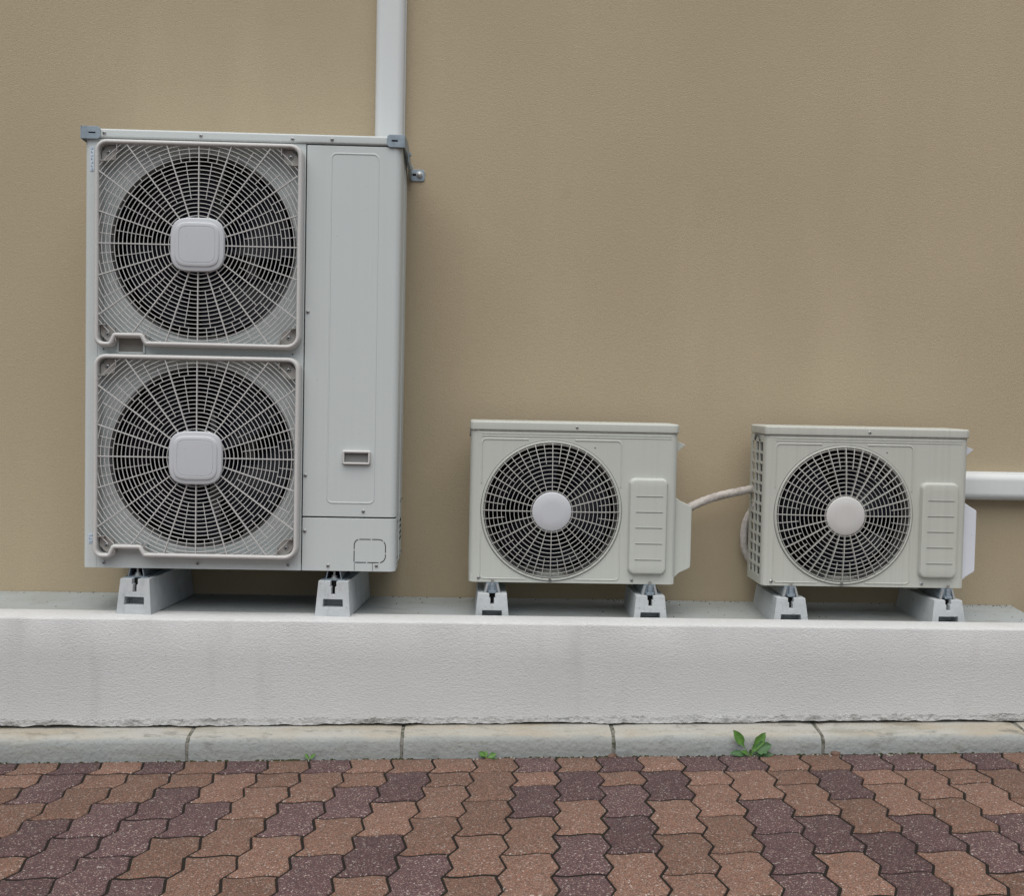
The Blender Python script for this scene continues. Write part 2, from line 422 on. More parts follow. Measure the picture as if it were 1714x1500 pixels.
for nm, q0, q1 in (('full0', PH, PH+2), ('full1', PH+1, PH+3), ('half', PH, PH+1)):
    for c, mt in (('B', M_PBROWN), ('P', M_PPURP)):
        PM[nm, c] = mesh_of(paver_geom(MB(), paver_outline(q0, q1), lat(0.5, (q0+q1)/2)), 'paver', mt)
COLS = {-1: 'PBB', 0: 'BBBPB', 1: 'PPBPP', 2: 'BBBPB', 3: 'PBPPP', 4: 'BBPPP', 5: 'PBPBP', 6: 'BBBBB', 7: 'PBPBB', 8: 'BBPBP', 9: 'BPBPB', 10: 'BBBBP',
        11: 'BBBBB', 12: 'PBPBB', 13: 'BPBPP', 14: 'PBPPB', 15: 'BPBBB', 16: 'PBBBB', 17: 'PBPPP', 18: 'BBBPB', 19: 'BPBPP', 20: 'PBBPB',
        21: 'PBBPB', 22: 'BBBPP', 23: 'PBBPB', 24: 'BBPBB'}
def in_view(P, mx=0.10):
    d = P-CAM; z = d.dot(fw)
    if z < 0.3: return False
    return abs(d.dot(rt)/z) < (857/2100)*(1+mx) and abs(d.dot(up)/z) < (750/2100)*(1+mx)
far = {'B': MB(), 'P': MB()}
def kerb_q(p):                                     # lattice q of the kerb line
    return (-0.606-P0.y-AV.y*p)/BV.y
npav = 0
for i in range(-22, 44):
    seq = COLS.get(i, '')
    rng = random.Random(i*7+3)
    items = [('cut', None, PH)]
    q = PH
    if i % 2 == 0: items.append(('half', PH, PH+1)); q = PH+1
    while q < 30: items.append(('full0' if i % 2 else 'full1', q, q+2)); q += 2
    for k, (nm, q0, q1) in enumerate(items):
        c = seq[k] if k < len(seq) else ('B' if rng.random() < 0.62 else 'P')
        mid = lat(i+0.5, (q0+q1)/2 if q0 is not None else -0.1)
        if not (-4.3 < mid.x < 4.3 and mid.y > -5.3): continue
        vis = in_view(mid)
        if q0 is None:
            kq = lambda p, i=i: kerb_q(i+p)
            ol = [(i+a, b) for a, b in paver_outline(kerb_q(i), q1, kq)]
            mb = paver_geom(MB() if vis else far[c], ol, mid if vis else Vector((0, 0, 0)))
            if not vis: continue
            me = mesh_of(mb, 'paver', M_PBROWN if c == 'B' else M_PPURP)
        elif vis: me = PM[nm, c]
        else:
            paver_geom(far[c], [(i+a, b) for a, b in paver_outline(q0, q1)], Vector((0, 0, 0))); continue
        o = inst('paver', me, PAV, mid+Vector((rng.uniform(-.0008, .0008), rng.uniform(-.0008, .0008), rng.uniform(-0.0007, 0.0011))))
        o.rotation_euler = (rng.uniform(-.004, .004), rng.uniform(-.006, .006), rng.uniform(-.006, .006)); npav += 1
for c in 'BP': far[c].build('paver_field', M_PBROWN if c == 'B' else M_PPURP, PAV, kind='stuff', angle=50)
print('pavers', npav)

# kerb of precast stones in front of the low wall
def ktop(x): return -0.319+0.0143*x
K = MB(); 
K.loft([[(x, y+0.004, ktop(x)+z-0.004) for y, z in ((-0.462, 0.0), (-0.555, -0.008), (-0.582, -0.012), (-0.592, -0.018), (-0.597, -0.029), (-0.600, -0.055), (-0.602, -0.25))] for x in [-4.6+0.046*i for i in range(201)]], False)
KERB = K.build('kerb', M_MORTAR, kind='structure', smooth=False)
joints = [-0.988+0.648*k for k in range(-5, 9)]
for k in range(len(joints)-1):
    xa, xb = joints[k]+0.0055, joints[k+1]-0.0055; xm = (xa+xb)/2
    rg = random.Random(k); dz = rg.uniform(-.002, .002)
    prof = [(-0.462, 0.0), (-0.555, -0.008), (-0.582, -0.012), (-0.592, -0.018), (-0.597, -0.029), (-0.600, -0.055), (-0.602, -0.20), (-0.462, -0.20)]
    ne = 14; rings = []
    for e in range(ne+1):
        x = xa+(xb-xa)*e/ne
        ins = 0.003 if e in (0, ne) else 0
        rings.append([(x+(rg.uniform(-.0012, .0012) if e in (0, ne) else 0), y+ins+rg.uniform(-.0006, .0006), ktop(x)+dz+z-ins+rg.uniform(-.0008, .0008)) for y, z in prof])
    mb = MB(); mb.loft(rings, True, True, True)
    mb.v = [(a-xm, b, c) for a, b, c in mb.v]
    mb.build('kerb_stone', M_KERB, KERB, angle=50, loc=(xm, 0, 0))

# building wall
wl = MB(); wl.box(-7, 7, 0.0, 0.22, -0.6, 5.2)
tag(wl.build('building_wall', M_WALL, smooth=False), 'tan textured stucco wall of the building behind the condensers', 'wall')

# low white wall with its concrete shelf
LW = thing('low_wall', 'low white stucco wall carrying the condensers above the kerb', 'low wall', (0, 0, -0.33))
LZ = 0.33
def yf(x): return -0.497+0.008*x
mb = MB(); nx = 260; rings = []
rg = random.Random(5); jag = 0
for e in range(nx+1):
    x = -6+12*e/nx
    y0 = yf(x); wob = rg.uniform(-.0009, .0009)
    rings.append([(x, -0.345, -0.30), (x, -0.352+wob, -0.010), (x, -0.357+wob, -0.002), (x, -0.365, 0.0), (x, y0+0.007, 0.001+wob*0.5), (x, y0+0.0022, -0.0008+wob), (x, y0+wob, -0.006), (x, y0, -0.12),
                  (x, y0, -0.25), (x, y0+wob, ktop(x)+0.020), (x, y0+0.03, ktop(x)+0.016), (x, y0+0.06, ktop(x)-0.05)])
mb.loft(rings, False, True, True)
mb.v = [(a, b, c+LZ) for a, b, c in mb.v]
mb.build('stucco_face', M_PLINTH, LW, angle=60)
# ragged bottom crust of the render coat, leaving a dark crack above the kerb
mb = MB(); rings = []; nn = 900; h_ = 0.006; d_ = 0.004
for e in range(nn+1):
    x = -4.5+9*e/nn
    h_ += rg.uniform(-.0022, .0022); h_ = min(0.0075, max(0.0005, h_)); d_ += rg.uniform(-.0008, .0008); d_ = min(0.003, max(-0.001, d_))
    y0 = yf(x)
    rings.append([(x, y0+0.028, ktop(x)+0.026), (x, y0-0.0004, ktop(x)+0.024+rg.uniform(-.002, .004)), (x, y0-d_*0.6, ktop(x)+0.015), (x, y0-d_*0.3, ktop(x)+h_), (x, y0+0.024, ktop(x)+h_+0.001)])
mb.loft(rings, True, True, True); mb.v = [(a, b, c+LZ) for a, b, c in mb.v]
mb.build('render_crust', M_CRUST, LW, angle=40)
mb = MB(); gx = 90; gy = 10; vv = []
XE = 1.792
def zfl(x, y):
    t = min(1, max(0, (x+0.50)/0.36)); t = t*t*(3-2*t)
    return -0.003-0.026*t*(-y/0.35)
for a in range(gx+1):
    for b in range(gy+1):
        x = -6+(6+XE)*a/gx; y = -0.349*(1-b/gy)+0.0
        vv.append((x, y-0.002, zfl(x, y)+LZ))
ff = [(a*(gy+1)+b, (a+1)*(gy+1)+b, (a+1)*(gy+1)+b+1, a*(gy+1)+b+1) for a in range(gx) for b in range(gy)]
mb.add(vv, ff); mb.add([(XE, -0.351, zfl(XE, -0.349)+LZ), (XE, -0.002, -0.003+LZ), (XE, -0.002, LZ-0.3), (XE, -0.351, LZ-0.3)], [(0, 1, 2, 3)])
mb.build('concrete_shelf', M_FLOOR, LW, angle=60)
mb = MB()                                              # dirt and flakes gathered along the foot of the wall
rg = random.Random(9)
for k in range(260):
    x = rg.choice((rg.uniform(0.35, 0.95), rg.uniform(1.5, 1.78), rg.uniform(-0.4, 1.7), rg.uniform(-1.7, 1.7))); y = -abs(rg.gauss(0, 0.012))-0.004
    if rg.random() < 0.25: y = rg.uniform(-0.33, -0.01)
    if abs(x+1.194) < 0.09 or abs(x+0.574) < 0.09: continue
    r_ = rg.uniform(0.0008, 0.0036); z = zfl(x, y); a = rg.uniform(0, 3)
    p = [(x+r_*math.cos(a+i*PI/2)*rg.uniform(.5, 1.2), y-0.002+r_*math.sin(a+i*PI/2)*rg.uniform(.4, 1)) for i in range(4)]
    mb.loft([[(q[0], q[1], z-0.001+LZ) for q in p], [(q[0]*0.7+x*0.3, q[1]*0.7+(y-0.002)*0.3, z+r_*0.7+LZ) for q in p]], True, False, True)
mb.build('debris', Mat('debris', (0.10, 0.075, 0.05), 0.95).m, LW, kind='stuff', smooth=False)

# ------------------------------------------------------------------ condenser pieces
def fan(parent, cx, cz, r, y, nb, rot, name='fan'):
    f = MB(); f.lathe([(0.001, y-0.05), (r*0.16, y-0.048), (r*0.22, y-0.035), (r*0.24, y+0.04), (r*0.2, y+0.05)], cx, cz, 24, cap0=True, cap1=True)
    hub = f.build(name, M_BLADE, parent)
    for k in range(nb):
        b = MB(); nu, nv = 12, 8; top = []; 
        a0 = rot+2*PI*k/nb; span = 2*PI/nb*0.80
        for u in range(nu+1):
            rr = r*(0.2+0.78*u/nu)
            for v_ in range(nv+1):
                s_ = v_/nv; a = a0+span*(s_-0.5)*(0.78+0.30*u/nu)+0.28*(u/nu)**1.5
                yy = y+0.045*(s_-0.5)*2*(1-0.35*u/nu)-0.010*math.sin(PI*s_)
                top.append((cx+rr*math.cos(a), yy, cz+rr*math.sin(a)))
        n1 = nv+1
        f1 = [(u*n1+v_, (u+1)*n1+v_, (u+1)*n1+v_+1, u*n1+v_+1) for u in range(nu) for v_ in range(nv)]
        b.add(top, f1); b.add([(p[0], p[1]+0.003, p[2]) for p in top], f1)
        b.build('blade', M_BLADE, hub, angle=70)
    return hub

def ring_mesh(r, wd, dp, inside=None, n=120):
    """flat wire ring of radius r (in x,z), optionally kept only where inside(x,z)"""
    mb = MB(); res = []; prof = [(-wd/2, dp/2), (-wd/2, -dp/2+wd*0.3), (-wd*0.2, -dp/2), (wd*0.2, -dp/2), (wd/2, -dp/2+wd*0.3), (wd/2, dp/2)]
    def sec(a): return [((r+o)*math.cos(a), y, (r+o)*math.sin(a)) for o, y in prof]
    if inside is None:
        rr = [sec(2*PI*i/n) for i in range(n)]; rr.append(rr[0]); mb.loft(rr, True)
        return [mb]
    ok = [inside(r*math.cos(2*PI*i/n), r*math.sin(2*PI*i/n)) for i in range(n)]
    if all(ok): return ring_mesh(r, wd, dp, None, n)
    if not any(ok): return []
    st = next(i for i in range(n) if ok[i] and not ok[i-1]); i = 0
    while i < n:
        if ok[(st+i) % n]:
            j = i
            while j < n and ok[(st+j) % n]: j += 1
            an = [2*PI*(st+k)/n for k in range(i, j)]
            def edge(a, b):
                for _ in range(14):
                    m_ = (a+b)/2
                    if inside(r*math.cos(m_), r*math.sin(m_)): a = m_
                    else: b = m_
                return a
            an = [edge(an[0], an[0]-2*PI/n)]+an+[edge(an[-1], an[-1]+2*PI/n)]
            mb = MB(); mb.loft([sec(a) for a in an], True, True, True); res.append(mb); i = j
        else: i += 1
    return res
def bar_mesh(r0_, r1_, wd, dp, y0=0):
    mb = MB(); mb.box(r0_, r1_, -dp/2+y0, dp/2+y0, -wd/2, wd/2); return mb

# ---- tall twin-fan condenser
U1 = thing('outdoor_unit', 'tall off-white twin-fan condenser with two square grilles, held to wall by steel brackets', 'air conditioner', (-1.36, -0.40, 0.142))
W1, H1, D1 = 0.981, 1.371, 0.368
LB = 1.341
C1, C2 = (0.358, 1.0145), (0.358, 0.354)
mb = MB(); RC = 0.024
for (cx, cz), z0, z1 in ((C2, 0.0, 0.684), (C1, 0.684, LB)):
    hole_cell(mb, cx-0.305, cx+0.305, cz-0.305, cz+0.305, cx+0.004, cz, 0.290, RC)
    inn = [(cx-0.305, cz-0.305), (cx+0.305, cz-0.305), (cx+0.305, cz+0.305), (cx-0.305, cz+0.305)]; out = [(0.041, z0), (0.682, z0), (0.682, z1), (0.041, z1)]
    for k in range(4):
        a, b = inn[k], inn[(k+1) % 4]; c, d = out[k], out[(k+1) % 4]
        mb.add([(c[0], 0, c[1]), (d[0], 0, d[1]), (b[0], 0, b[1]), (a[0], 0, a[1])], [(0, 1, 2, 3)])
        mb.add([(a[0], 0, a[1]), (b[0], 0, b[1]), (b[0], RC, b[1]), (a[0], RC, a[1])], [(0, 1, 2, 3)])
mb.add([(0.041, 0, 0), (0.682, 0, 0), (0.682, 0.02, 0), (0.041, 0.02, 0)], [(0, 1, 2, 3)])
mb.add([(0.682, 0, 0), (0.682, 0, LB), (0.682, 0.02, LB), (0.682, 0.02, 0)], [(0, 1, 2, 3)])
mb.build('fan_panel', M_PAINT, U1, front=True, smooth=False)
for c in (C1, C2):
    mb = MB(); mb.box(c[0]-0.262, c[0]-0.160, 0.0006, 0.022, c[1]-0.318, c[1]-0.281); mb.build('hand_plate', M_PAINT, U1)
for c in (C1, C2):
    b = MB(); b.lathe([(0.2915, RC-0.0006), (0.287, RC+0.003), (0.283, RC+0.011), (0.282, RC+0.018), (0.284, RC+0.026)], c[0]+0.004, c[1], 72); b.build('bell_mouth', M_BELL, U1, angle=80)
    fan(U1, c[0]+0.004, c[1], 0.272, 0.135, 4, 0.35 if c is C1 else 0.9)
# rounded left post and side
arc = lambda cx, cy, r, a0, a1, n=6: [(cx+r*math.cos(a0+(a1-a0)*k/n), cy+r*math.sin(a0+(a1-a0)*k/n)) for k in range(n+1)]
mb = MB(); pr = [(0.0402, 0.0005)]+arc(0.014, 0.0145, 0.014, -PI/2, -PI, 7)+[(0.0, D1), (0.004, D1), (0.004, 0.02), (0.0402, 0.02)]
mb.extr_z(pr, 0.0, LB); mb.build('corner_post', M_PAINT, U1, angle=50)
# right service covers wrap round the corner
def cover(name, z0, z1, mat):
    mb = MB(); yb = 0.15; p = -0.003
    pr = [(0.6855, p)]+arc(W1-0.022, p+0.022, 0.022, -PI/2, 0, 8)+[(W1, yb), (W1-0.004, yb), (W1-0.004, 0.03), (0.6855, 0.012)]
    mb.extr_z(pr, z0, z1); return mb.build(name, mat, U1, bevel=0.0016, seg=2, angle=50)
sp_u = cover('service_panel', 0.1735, LB-0.003, M_PAINT)
sp_l = cover('lower_panel', 0.0, 0.1690, M_PAINT)
emboss('embossed_line', rrect(0.762, 0.909, 0.218, 1.314, 0.016), -0.003, 0.0034, 0.0016, M_PAINT, sp_u)
# pull handle; shading of its recess put in as a flat dark sheet
hn = MB(); fr = rrect(0.809, 0.897, 0.341, 0.384, 0.003, 3)
sweep(hn, [(a, b) for a, b in rrect(0.813, 0.893, 0.345, 0.380, 0.002, 3)], [(-0.0025, -0.002), (-0.0025, -0.015), (0.0015, -0.0165), (0.004, -0.013), (0.0055, -0.002)])
hd = hn.build('handle', M_GRILLE, sp_u)
hb = MB(); x0, x1, z0, z1 = 0.815, 0.891, 0.347, 0.378
hb.add([(x0, -0.0036, z0), (x1, -0.0036, z0), (x1, -0.0036, z1), (x0, -0.0036, z1)], [(0, 1, 2, 3)])
hb.build('handle_shade', Mat('recess_shade_grey', (0.20, 0.205, 0.20), 0.6).m, sp_u)
# dashed knock-out outline
def dashes(path, y, gaps, wd):
    mb = MB(); n = len(path); L = [0]
    for i in range(n): L.append(L[-1]+(Vector(path[(i+1) % n])-Vector(path[i])).length)
    tot = L[-1]
    def at(s_):
        s_ %= tot
        for i in range(n):
            if L[i+1] >= s_:
                t = (s_-L[i])/max(1e-9, L[i+1]-L[i]); a = Vector(path[i]); b = Vector(path[(i+1) % n]); return a.lerp(b, t)
    seg_n = gaps; 
    for k in range(seg_n):
        s0 = tot*k/seg_n+0.0022; s1 = tot*(k+1)/seg_n-0.0022
        pts = [at(s0+(s1-s0)*j/10) for j in range(11)]; N = normals2([tuple(p) for p in pts], False)
        mb.loft([[(p.x+N[j].x*o, y, p.y+N[j].y*o) for j, p in enumerate(pts)] for o in (-wd, wd)], False)
    return mb
dashes(fillet([(0.850, 0.029), (0.949, 0.029), (0.949, 0.103), (0.850, 0.103)], [0, 0.02, 0.022, 0.018]), -0.0038, 8, 0.0013).build('knockout_outline', M_LINE, sp_l, smooth=False)
for x in (0.8505, 0.908):
    mb = MB(); mb.box(x, x+0.0012, -0.0036, -0.002, 0.002, 0.027); mb.build('knockout_tab', M_SEAM, sp_l)
# rear right panel, flange and louvre slots
mb = MB(); mb.box(W1-0.006, W1-0.001, 0.155, D1, 0.01, LB); rp = mb.build('side_panel', M_PAINT, U1)
mb = MB(); mb.box(W1-0.004, W1+0.003, 0.1515, 0.156, 0.02, LB-0.002); mb.build('side_flange', M_PAINT, U1, bevel=0.001)
for k in range(4):
    mb = MB(); mb.box(W1-0.0015, W1+0.0006, 0.19, 0.30, 0.075+0.020*k, 0.083+0.020*k); mb.build('louvre_slot', M_HOLE, rp)
for zz in (0.03, 0.21): 
    for yy in (0.175, 0.30):
        s_ = screw(U1, W1-0.001, zz, yy); s_.rotation_euler = (0, 0, PI/2)
mb = MB()
for z in (0.152, 0.012, 0.035): mb.box(W1-0.0012, W1+0.0006, 0.06, 0.125, z, z+0.0022)
mb.box(W1-0.0012, W1+0.0006, 0.123, 0.125, 0.012, 0.152); mb.build('knockout_outline', M_LINE, sp_l)
# lid, floor pan, back coil
mb = MB(); mb.box(-0.004, W1+0.003, -0.0065, D1+0.004, LB+0.0015, H1); mb.build('lid', M_PAINT, U1, bevel=0.0065, seg=3)
mb = MB(); mb.box(0.006, W1-0.006, 0.006, D1-0.002, 0.0012, 0.02); mb.build('base_pan', M_GALV, U1)
mb = MB(); mb.box(0.006, W1-0.007, D1-0.03, D1, 0.02, LB); mb.box(0.67, 0.678, 0.025, D1-0.03, 0.02, LB); mb.build('coil', M_INNER, U1)
mb = MB(); mb.box(0.36, 0.395, 0.17, 0.19, 0.02, LB); mb.box(0.47, 0.505, 0.17, 0.19, 0.02, LB); mb.build('motor_mount', M_BELL, U1)
for x, z in ((0.060, 1.357), (0.357, 1.356), (0.640, 1.354), (0.763, 1.356)): screw(U1, x, z, -0.0065)
for x, z in ((0.694, 0.818), (0.693, 0.303), (0.693, 0.126), (0.877, 0.192), (0.768, 0.017), (0.921, 0.019)): screw(U1, x, z, -0.003)
for x, z in ((0.065, 0.016), (0.358, 0.0175), (0.642, 0.017)): screw(U1, x, z, 0)
for x, z in ((0.648, 0.684), (0.060, 0.688)):
    mb = MB(); mb.lathe([(0.0026, 0.0003), (0.0024, -0.0006)], x, z, 10, cap1=True); mb.build('pin_hole', M_HOLE, U1)
# hand pocket between the grilles
mb = MB(); sweep(mb, rrect(0.105, 0.186, 0.678, 0.726, 0.002, 3), [(-0.003, 0.0), (-0.003, -0.006), (0.003, -0.006), (0.003, 0.0)])
mb.build('pocket_frame', M_PAINT, U1)
mb = MB(); mb.add([(0.107, -0.0012, 0.679), (0.184, -0.0012, 0.679), (0.184, -0.0012, 0.725), (0.107, -0.0012, 0.725)], [(0, 1, 2, 3)]); mb.build('hand_pocket', Mat('pocket_grey', (0.22, 0.21, 0.19), 0.7).m, U1)

GM = {}
def big_grille(c):
    cx, cz = c; hf = 0.311; yg = -0.036
    sw = 0.008
    path = fillet([(-hf, -hf), (-0.268, -hf), (-0.255, -hf+0.029), (-0.172, -hf+0.029), (-0.158, -hf+0.004), (hf, -hf+0.002), (hf, hf), (-hf, hf)],
                  [0.045, 0.012, 0.006, 0.006, 0.006, 0.036, 0.030, 0.030], 6)
    mb = MB()
    sweep(mb, path, [(-0.0060, 0.006), (-0.0064, -0.037), (-0.0045, -0.0425), (0, -0.0445), (0.0048, -0.0425), (0.0075, -0.035), (0.0092, -0.0006)])
    fr = thing_part('grille', mb.build('grille', M_GRILLE, U1, angle=50, loc=(cx, 0, cz)))
    ih = hf-0.007
    def inside(x, z): return abs(x) < ih and -ih < z < ih and not (x < -0.158 and z < -hf+0.037)
    k = 0; r = 0.091
    while r < 0.392:
        if ('r', k) not in GM:
            GM['r', k] = [mesh_of(g_, 'ring', M_GRILLE) for g_ in ring_mesh(r, 0.0022, 0.0036, inside, 120)]
        for g_ in GM['r', k]: inst('ring', g_, fr, (0, yg, 0))
        r += 0.0128; k += 1
    for q in range(20):
        a = 2*PI*q/20
        ex = 0.0
        r1 = 0.08
        while inside(r1*math.cos(a), r1*math.sin(a)) and r1 < 0.402: r1 += 0.002
        key = ('s', round(r1, 3))
        if key not in GM: GM[key] = mesh_of(bar_mesh(0.075, r1, 0.0030, 0.012, 0.003), 'spoke', M_GRILLE)
        o = inst('spoke', GM[key], fr, (0, yg, 0)); o.rotation_euler = (0, -a, 0)
        if 'm' not in GM: GM['m'] = mesh_of(bar_mesh(0.142, 0.258, 0.0017, 0.004), 'rib', M_GRILLE); GM['o'] = mesh_of(bar_mesh(0.257, 0.3025, 0.0017, 0.004), 'rib', M_GRILLE); GM['o2'] = mesh_of(bar_mesh(0.257, 0.334, 0.0017, 0.004), 'rib', M_GRILLE)
        o = inst('rib', GM['m'], fr, (0, yg, 0)); o.rotation_euler = (0, -(a+PI/20), 0)
        for t in (1/3, 2/3):
            aa = a+2*PI/20*t
            lim = 0.304/max(abs(math.cos(aa)), abs(math.sin(aa)))
            o = inst('rib', GM['o2' if lim > 0.336 else 'o'], fr, (0, yg, 0)); o.rotation_euler = (0, -aa, 0)
    # hub cap, a rounded square with a stepped face
    rings = []
    for h_, y, kk in ((0.082, -0.030, 3.6), (0.0835, -0.046, 3.6), (0.0800, -0.0515, 3.7), (0.069, -0.0535, 4.4), (0.0665, -0.0565, 4.6), (0.0635, -0.0575, 4.8), (0.0565, -0.0575, 5.5), (0.0555, -0.0562, 5.5), (0.0540, -0.0575, 5.5), (0.03, -0.058, 5)):
        rings.append([(x, y, z) for x, z in superel(h_, kk)])
    mb = MB(); mb.loft(rings, True, True, True); mb.build('hub_cap', M_CAP, fr, angle=28)
    # corner fixing cups
    for sx, sz in ((-1, 1), (1, 1), (1, -1), (-1, -1)):
        mb = MB(); a_ = ih-0.002; b_ = ih-0.052
        pts = [(sx*a_, sz*a_), (sx*b_, sz*a_), (sx*a_, sz*b_)] 
        mb.prism([(sx*a_, sz*b_), (sx*a_, sz*(a_-0.02)), (sx*(a_-0.02), sz*a_), (sx*b_, sz*a_), (sx*(b_+0.008), sz*(b_+0.008))], -0.018, -0.006)
        mb.box(min(sx*b_, sx*b_+0.0025), max(sx*b_, sx*b_+0.0025), -0.04, -0.006, min(sz*a_, sz*(b_+0.03)), max(sz*a_, sz*(b_+0.03)))
        mb.box(min(sx*a_, sx*(b_+0.03)), max(sx*a_, sx*(b_+0.03)), -0.04, -0.006, min(sz*b_, sz*b_+0.0025), max(sz*b_, sz*b_+0.0025))
        mb.build('corner_cup', M_CUP, fr)
        screw(fr, sx*(a_-0.022), sz*(a_-0.022), -0.018, 1.3)
    return fr
def thing_part(nm, o): return o
big_grille(C1); big_grille(C2)

# stickers on the left post
def sticker(parent, x0, x1, z0, z1, n, y=-0.0008):
    mb = MB(); mb.box(x0, x1, y-0.0004, y+0.001, z0, z1); s_ = mb.build('sticker', M_STICK, parent)
    mb = MB(); rg = random.Random(int(z0*1000)); h = (z1-z0)/n
    for k in range(n):
        a = z0+h*k+h*0.2
        mb.box(x0+0.003, x1-0.003, y-0.0009, y-0.0003, a, a+h*0.16)
        if k % 2: mb.box(x0+0.003, x0+0.0045, y-0.0009, y-0.0003, a, a+h*0.6)
        else: mb.box(x1-0.0045, x1-0.003, y-0.0009, y-0.0003, a, a+h*0.55)
        if k % 3 == 0: mb.box(x0+0.003, x1-0.006, y-0.0009, y-0.0003, a+h*0.42, a+h*0.52)
    mb.build('lettering', M_INK, s_, smooth=False)
sticker(U1, 0.0155, 0.0275, 1.240, 1.315, 7); sticker(U1, 0.0155, 0.032, 0.077, 0.108, 3)

# galvanised wall brackets on the upper corners
def bracket(side):
    mb = MB(); yb = -0.0105
    if side > 0:
        xa, xb = 0.934, 0.987; zt, zb = 1.376, 1.337
        mb.prism(fillet([(xa, zb), (xb, zb), (xb, zt), (xa, zt)], [0.012, 0, 0, 0.010], 4), yb, yb+0.003)
    else:
        xa, xb = -0.009, 0.049; zt, zb = 1.377, 1.338
        mb.prism(fillet([(xa, zb), (xb, zb), (xb, zt), (xa, zt)], [0, 0.012, 0.010, 0], 4), yb, yb+0.003)
    br = mb.build('wall_bracket', M_GALV, U1, bevel=0.0008)
    mb = MB(); x = xb if side > 0 else xa-0.003
    y1 = 0.398
    v = []
    for y, a, b in ((yb, zb, zt), (0.10, zb-0.002, zt-0.002), (y1, 1.300, 1.340)):
        v += [(x, y, a), (x+0.0075*side+(0 if side > 0 else 0.003), y, a), (x+0.0075*side+(0 if side > 0 else 0.003), y, b), (x, y, b)] if y > 0 else [(x, y, a), (x+0.003, y, a), (x+0.003, y, b), (x, y, b)]
    mb.loft([v[0:4], v[4:8], v[8:12]], True, True, True); mb.build('strap', M_GALV, br, bevel=0.0006)
    mb = MB()
    if side > 0: mb.prism(fillet([(x, 1.300), (x+0.052, 1.300), (x+0.052, 1.340), (x, 1.340)], [0, 0.01, 0.01, 0], 4), y1-0.003, y1)
    else: mb.prism(fillet([(x+0.003, 1.300), (x-0.049, 1.300), (x-0.049, 1.340), (x+0.003, 1.340)], [0, 0.01, 0.01, 0], 4), y1-0.003, y1)
    ft = mb.build('foot_plate', M_GALV, br, bevel=0.0008)
    xx = x+0.034*side
    mb = MB(); mb.lathe([(0.0115, y1-0.002), (0.0115, y1-0.0055), (0.0085, y1-0.006), (0.0085, y1-0.011), (0.006, y1-0.014), (0.003, y1-0.015)], xx, 1.322, 18, cap1=True); mb.build('anchor_bolt', M_BOLT, ft)
    mb = MB(); mb.prism(rrect(x+0.010, x+0.024, 1.318, 1.326, 0.003, 3) if side > 0 else rrect(x-0.022, x-0.010, 1.318, 1.326, 0.003, 3), y1-0.0036, y1-0.0028); mb.build('slot_hole', M_HOLE, ft)
    mb = MB(); mb.prism(rrect(xa+0.014, xa+0.034, 1.3545, 1.3595, 0.0022, 3) if side > 0 else rrect(0.012, 0.034, 1.3550, 1.3590, 0.0018, 3), yb-0.0005, yb+0.001); mb.build('slot_hole', M_HOLE, br)
    for yy, zz in ((0.19, 1.352), (0.33, 1.335)):
        mb = MB(); mb.box(x+0.007 if side > 0 else x-0.008, x+0.014 if side > 0 else x, yy-0.006, yy+0.006, zz-0.006, zz+0.006); mb.build('strap_nut', M_GALV, br, bevel=0.0015)
    mb = MB(); yy = 0.26; mb.box(x+0.007 if side > 0 else x-0.006, x+0.010 if side > 0 else x, 0.12, y1-0.03, 1.315, 1.338); mb.build('strap_slider', M_GALV, br)
bracket(1); bracket(-1)

# mounting rails under the tall unit
for xr in (0.165, 0.786):
    mb = MB(); wd = 0.033; z0, z1 = -0.031, 0.0; t = 0.003
    mb.prism([(xr-wd-0.004, z0), (xr+wd+0.004, z0), (xr+wd+0.004, z0+t), (xr+wd*0.78, z0+t), (xr+wd*0.62, z1), (xr+wd*0.62-t, z1), (xr+wd*0.70, z0+t*1.5),
              (xr-wd*0.70, z0+t*1.5), (xr-wd*0.62+t, z1), (xr-wd*0.62, z1), (xr-wd*0.78, z0+t), (xr-wd-0.004, z0+t)], 0.002, 0.335)
    rl = mb.build('mounting_rail', M_GALV, U1)
    bolt(rl, xr, 0.022, z0+t*1.4, 0.8); bolt(rl, xr, 0.31, z0+t*1.4, 0.8)

